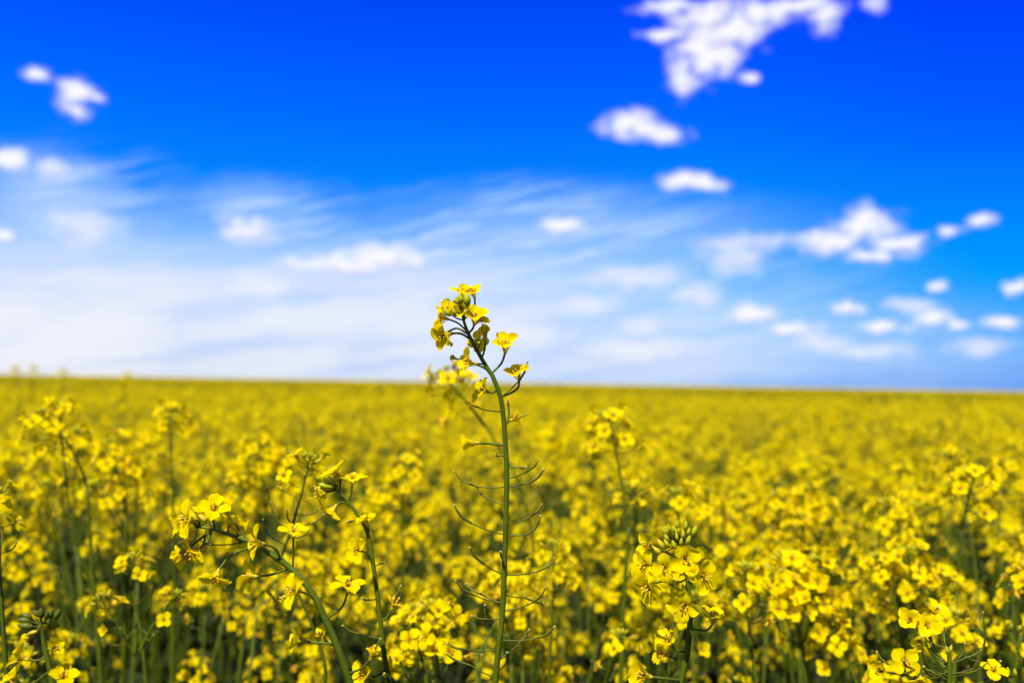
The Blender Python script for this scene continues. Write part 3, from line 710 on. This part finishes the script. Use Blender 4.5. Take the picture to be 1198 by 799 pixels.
# --- the full head right of centre
e = zm(730, 600, 6.66); z4 = zm(680, 580, 3.65)
def fan(lst, cx, cy, dd=.006):
    out = []
    for X, Y, l, mt in lst:
        d = np.array([X - cx, Y - cy], float); d /= np.linalg.norm(d) + 1e-6; d = d * .7 + np.array([0, -.6]); d /= np.linalg.norm(d) + 1e-6
        out.append((e(X - d[0] * l * .5, Y - d[1] * l * .5), e(X + d[0] * l * .5, Y + d[1] * l * .5), dd, .95, mt))
    return out
hero('full sharp rapeseed head right of the middle, green buds crowning a ring of open flowers',
     [(795, 806), (800, 782), (804.6, 758), (807.4, 717), (804.6, 681), (800, 650), (797, 632)],
     .55, [8, 7.6, 7.2, 6.4, 5.4, 4.2, 3],
     flowers=[(e(470, 420), e(468, 352), (.02, -.15, 1), 'open', 1.12, .016, .5), (e(490, 540), e(590, 487), (.3, -.05, .9), 'open', 1.28, .014, 1.1), (e(470, 470), e(335, 415), (-.4, -.1, .85), 'open', 1.05, .013),
              (e(460, 420), e(195, 405), (-.75, -.1, .6), 'open', 1.1), (e(475, 625), e(215, 555), (-.6, .3, .7), 'open', 1.22), (e(520, 760), e(480, 705), (-.4, .1, .85), 'open', 1.15, .012),
              (e(460, 380), e(225, 265), (-.85, -.3, .3), 'half', 1.05, -.002), (e(480, 500), e(420, 540), (-.3, .3, -.9), 'open', 1.1, -.012), (e(470, 400), e(560, 380), (.5, -.3, -.6), 'open', 1.0, -.010),
              (z4(478, 567), z4(560, 548), (.1, -1, .15), 'half', 1.15), (z4(447, 658), z4(385, 640), (-.45, -.8, .2), 'half', 1.1), (z4(424, 742), z4(370, 680), (-1, -.3, .2), 'half', 1.0), (z4(420, 790), z4(300, 772), (-1, -.25, .3), 'half', 1.35, .012)],
     buds=fan([(285, 240, 90, SP), (255, 290, 80, SP), (330, 235, 70, B), (388, 245, 75, B), (445, 222, 60, B), (502, 208, 75, B), (330, 135, 70, B), (385, 130, 55, B), (415, 88, 70, B), (480, 97, 75, B), (550, 137, 85, B),
               (505, 142, 65, B), (460, 165, 65, B), (412, 185, 55, B), (350, 118, 70, B), (312, 142, 60, B), (425, 135, 55, B), (330, 190, 70, B)], 430, 300), seed=12)

# --- blurred single plants further back, each with its own stem
def tall(label, head, D, stem, w=4.5, size=1.0, n_open=14, pods=8, ln=.10, seed=1, group=None, branches=(), lod=1):
    """head: px of the head's tip; stem: px points below it down to the frame's edge or the crop"""
    r = np.random.default_rng(seed); T = at(*head, D); P_ = [at(p[0], p[1], D) for p in stem[::-1]]
    lo = P_[0]; foot = np.array([lo[0] + r.normal(0, .03), lo[1] + .03, 0]); root = empty('rapeseed_plant', foot, label, group=group)
    d = unit(T - P_[-1]); basep = T - d * ln * size; full = [p for p in P_ if np.dot(T - p, d) > ln * size * 1.3]
    full = (full or [P_[0] - (T - P_[0]) * .5]) + [basep]; lo = full[0]; dn = unit(full[0] - full[1]); dn = unit(dn + np.array([0, 0, -.6]))
    path = np.concatenate([lower(foot, lo, dn), smooth_path(full, 6)]); sm = MB(); tube(sm, path - foot, np.interp(np.linspace(0, 1, len(path)), [0, .5, 1], [w * 1.5, w, w * .6]) / F_PX * D / 2, 7, S)
    hs = [(head_plan(r, basep - foot, d, ln * size, size, n_open, 13, pods, lod))]
    for (bpx, bpy, u) in branches:
        q = path[int((.35 + .65 * u) * (len(path) - 1))]; t2 = at(bpx, bpy, D + r.uniform(-.03, .03)); dd = unit(unit(t2 - q) + np.array([0, 0, .6])); b2 = t2 - dd * .06
        pp = smooth_path([q, q * .5 + b2 * .5 + (b2 - q) * np.array([.15, .15, -.05]), b2], 4); tube(sm, pp - foot, np.linspace(w * .5, w * .35, len(pp)) / F_PX * D / 2, 6, S)
        hs.append(head_plan(r, b2 - foot, dd, .06, size * .95, n_open - 2, 11, 3, lod))
    part('stem', sm, root)
    for st, bd, fl, pd in hs:
        hd = part('flower_head', st, root); part('bud_cluster', bd, hd)
        for k, i, M in fl: part('flower', lib_mesh(k, lod, i), hd, M)
        for p in pd: part('seed_pod', pod_mb(p, 5), hd)
    return root
tall('blurred rapeseed plant behind the tallest one, its curving stem reaching the skyline', (523, 436), 1.05,
     [(565, 495), (600, 550), (614, 590), (622, 625), (625, 670), (618, 730), (609, 806)], 3.8, 1.35, 12, 2, .06, 31)
tall('thin upright rapeseed plant with bare side pods between the arching and slender plants', (371, 540), .68,
     [(365, 556), (367, 620), (371, 700), (376, 760), (380, 806)], 5.2, .8, 7, 8, .10, 32)
tall('blurred upright rapeseed plant with a lone head rising left above the full sharp head', (716, 487), .92,
     [(731, 585), (732, 640), (730, 700), (726, 806)], 7, 1.1, 15, 7, .11, 33)
tall('tall blurred rapeseed plant with a dark leaning stem at the far left of the field', (82, 478), 1.0,
     [(90, 515), (100, 570), (107, 650), (113, 720), (119, 806)], 6, 1.05, 13, 5, .09, 34, branches=((68, 475, .55),))
tall('blurred rapeseed plant with a small head and straight stem, left half of the field', (197, 480), 1.08,
     [(198, 500), (203, 560), (204, 660), (203, 740)], 5, 1.0, 12, 5, .10, 35)
tall('blurred rapeseed plant with two rounded heads right of the dark leaning stem', (132, 518), 1.12,
     [(137, 545), (145, 620), (147, 700)], 5, 1.1, 15, 4, .09, 36, branches=((165, 545, .6),))
tall('blurred bushy rapeseed plant with bright heads behind the arching plant', (300, 515), 1.2,
     [(304, 545), (308, 620), (310, 700)], 5, 1.15, 16, 4, .09, 37, branches=((335, 532, .6), (280, 560, .6)))
tall('blurred rapeseed plant with one round head between the slender plant and the tallest one', (466, 538), 1.2,
     [(468, 570), (470, 640), (472, 720)], 5, 1.1, 16, 4, .09, 38, branches=((445, 575, .6),))
tall('low rapeseed plant with a broad flat mass of flowers in the lower right', (915, 655), .86,
     [(925, 700), (940, 760), (950, 806)], 6, 1.15, 15, 3, .06, 39, branches=((950, 660, .72), (890, 672, .72), (930, 692, .7)))
tall('low rapeseed plant with a compact yellow head just right of the full sharp head', (868, 664), .80,
     [(872, 700), (880, 760), (886, 806)], 6, 1.0, 13, 3, .06, 40)
tall('low rapeseed plant with scattered heads right of the broad flat flower mass', (1062, 645), .86,
     [(1066, 690), (1076, 760), (1080, 806)], 6, 1.0, 14, 3, .07, 41, branches=((1035, 655, .7), (1095, 668, .7)))
tall('low rapeseed plant with a wide yellow head left of the tallest plant\'s lower stem', (512, 715), .72,
     [(512, 745), (515, 806)], 5, 1.1, 13, 0, .05, 42, branches=((490, 735, .75),))
tall('small blurred rapeseed plant with ragged flowers close right of the tallest plant\'s pods', (655, 640), .85,
     [(650, 680), (645, 740), (642, 806)], 5, .9, 10, 4, .07, 43)
tall('shadowed rapeseed plant with a bending stem and few flowers left of the arching plant', (150, 655), .78,
     [(155, 690), (165, 740), (172, 806)], 5, .8, 7, 3, .06, 44, branches=((190, 690, .75), (120, 700, .7)))
tall('blurred rapeseed plant with tiered yellow heads standing in the right half of the field', (1073, 572), 1.45,
     [(1076, 610), (1082, 680), (1084, 740)], 4.5, 1.1, 12, 4, .09, 45, branches=((1048, 600, .6), (1102, 586, .6)))
tall('blurred rapeseed plant with a leafy dark gap beneath it, behind the broad flat flower mass', (936, 575), 1.2,
     [(938, 610), (940, 690), (942, 760)], 5, 1.1, 15, 4, .09, 46, branches=((965, 590, .6),))
tall('blurred rapeseed plant with a single round head near the right edge', (1168, 545), 1.3,
     [(1168, 580), (1170, 660), (1170, 740)], 5, 1.1, 15, 4, .09, 47)
tall('rapeseed plant at the left edge with a dark stem and few yellow flowers', (4, 575), .64,
     [(2, 610), (1, 690), (5, 750), (9, 806)], 6, .9, 8, 3, .06, 48)
for k, (x, y, d, lb) in enumerate([(22, 430, 5.0, 'tiny blurred rapeseed tip poking above the skyline at the far left'), (38, 429, 5.2, 'second tiny blurred rapeseed tip above the skyline, right of the first'),
                                   (72, 434, 4.6, 'blurred rapeseed head making the highest bump of the skyline on the left'), (146, 438, 4.4, 'blurred rapeseed head barely breaking the skyline above the round heads')]):
    tall(lb, (x, y), d, [(x, y + 30), (x + 1, y + 90)], 2, 1.2, 12, 0, .08, 60 + k, lod=2)

# --- dark pods in the lower right corner
g = zm(1010, 670, 6.19)
hero('dark rapeseed stem in the lower right corner ringed by upcurved bare pods',
     [(1111, 808), (1110.5, 785), (1110.6, 765), (1109, 757)], .58, [6, 5.4, 4.6, 3.6],
     flowers=[(g(600, 760), g(290, 640), (-.2, -.3, .9), 'open', 1.12, .004, .8), (g(600, 770), g(150, 715), (-.7, -.3, .5), 'half', 1.1), (g(610, 790), g(410, 745), (-.3, .5, .7), 'half', 1.1),
              (g(640, 790), g(930, 735), (.1, -.8, .35), 'open', 1.0), (g(590, 740), g(455, 380), (-.2, -.4, .8), 'open', 1.0, -.01), (g(590, 740), g(345, 350), (-.5, -.4, .6), 'half', 1.0, -.012), (g(590, 740), g(500, 310), (.2, -.8, .4), 'half', 1.1, -.014), (g(590, 745), g(400, 470), (-.3, .2, .8), 'half', .95, -.008)],
     buds=[(g(610, 590), g(600, 530), .002, .8, SP), (g(625, 580), g(640, 520), .0, .8, B), (g(1050, 745), g(1045, 680), .0, .9, B), (g(1100, 750), g(1095, 690), -.003, .9, B)],
     pods=[(g(640, 740), g(800, 690), g(868, 290), .004), (g(640, 745), g(770, 725), g(890, 655), .008), (g(640, 650), g(740, 615), g(850, 560), .0), (g(600, 655), g(520, 610), g(445, 465), .002),
           (g(600, 760), g(480, 690), g(420, 470), .006), (g(600, 775), g(350, 690), g(290, 635), .012), (g(600, 545), g(520, 515), g(430, 460), -.004), (g(640, 735), g(900, 680), g(990, 640), -.002), (g(600, 800), g(180, 660), g(100, 575), -.006),
           (g(600, 600), g(588, 500), g(586, 400), -.006), (g(640, 640), g(690, 620), g(735, 515), .0), (g(610, 720), g(500, 740), g(440, 680), .01)], seed=17)
# --- the budding plant in the lower left corner
h = zm(0, 660, 5.75)
hero('shadowed budding rapeseed plant in the lower left corner, its shaded dark green buds still closed',
     [(63, 808), (58, 780), (52, 755), (49, 738), (48, 728)], .60, [7, 6.4, 5.6, 4.4, 3],
     flowers=[(h(310, 620), h(185, 640), (-1, -.4, .1), 'half', 1.25), (h(320, 720), h(120, 790), (-.6, -.8, .2), 'half', 1.2), (h(330, 740), h(420, 790), (.3, -.9, .3), 'open', 1.2), (h(290, 480), h(230, 480), (-1, .05, .2), 'closed', .9), (h(300, 560), h(340, 570), (.8, -.4, .3), 'half', .9)],
     buds=[(h(200, 380), h(110, 370), .002, .95, PD), (h(220, 420), h(115, 408), .004, .95, PD), (h(215, 360), h(140, 330), .0, .95, PD), (h(270, 350), h(215, 310), .002, .95, PD), (h(280, 360), h(275, 290), .004, .95, PD), (h(310, 370), h(320, 310), .002, .95, PD), (h(370, 370), h(405, 300), .0, .95, PD), (h(340, 360), h(350, 300), -.003, .95, PD), (h(250, 450), h(180, 470), .004, .9, SP), (h(330, 410), h(325, 370), .006, .95, PD)], seed=19)  # young buds in the darker pod green: their shade is put into the colour
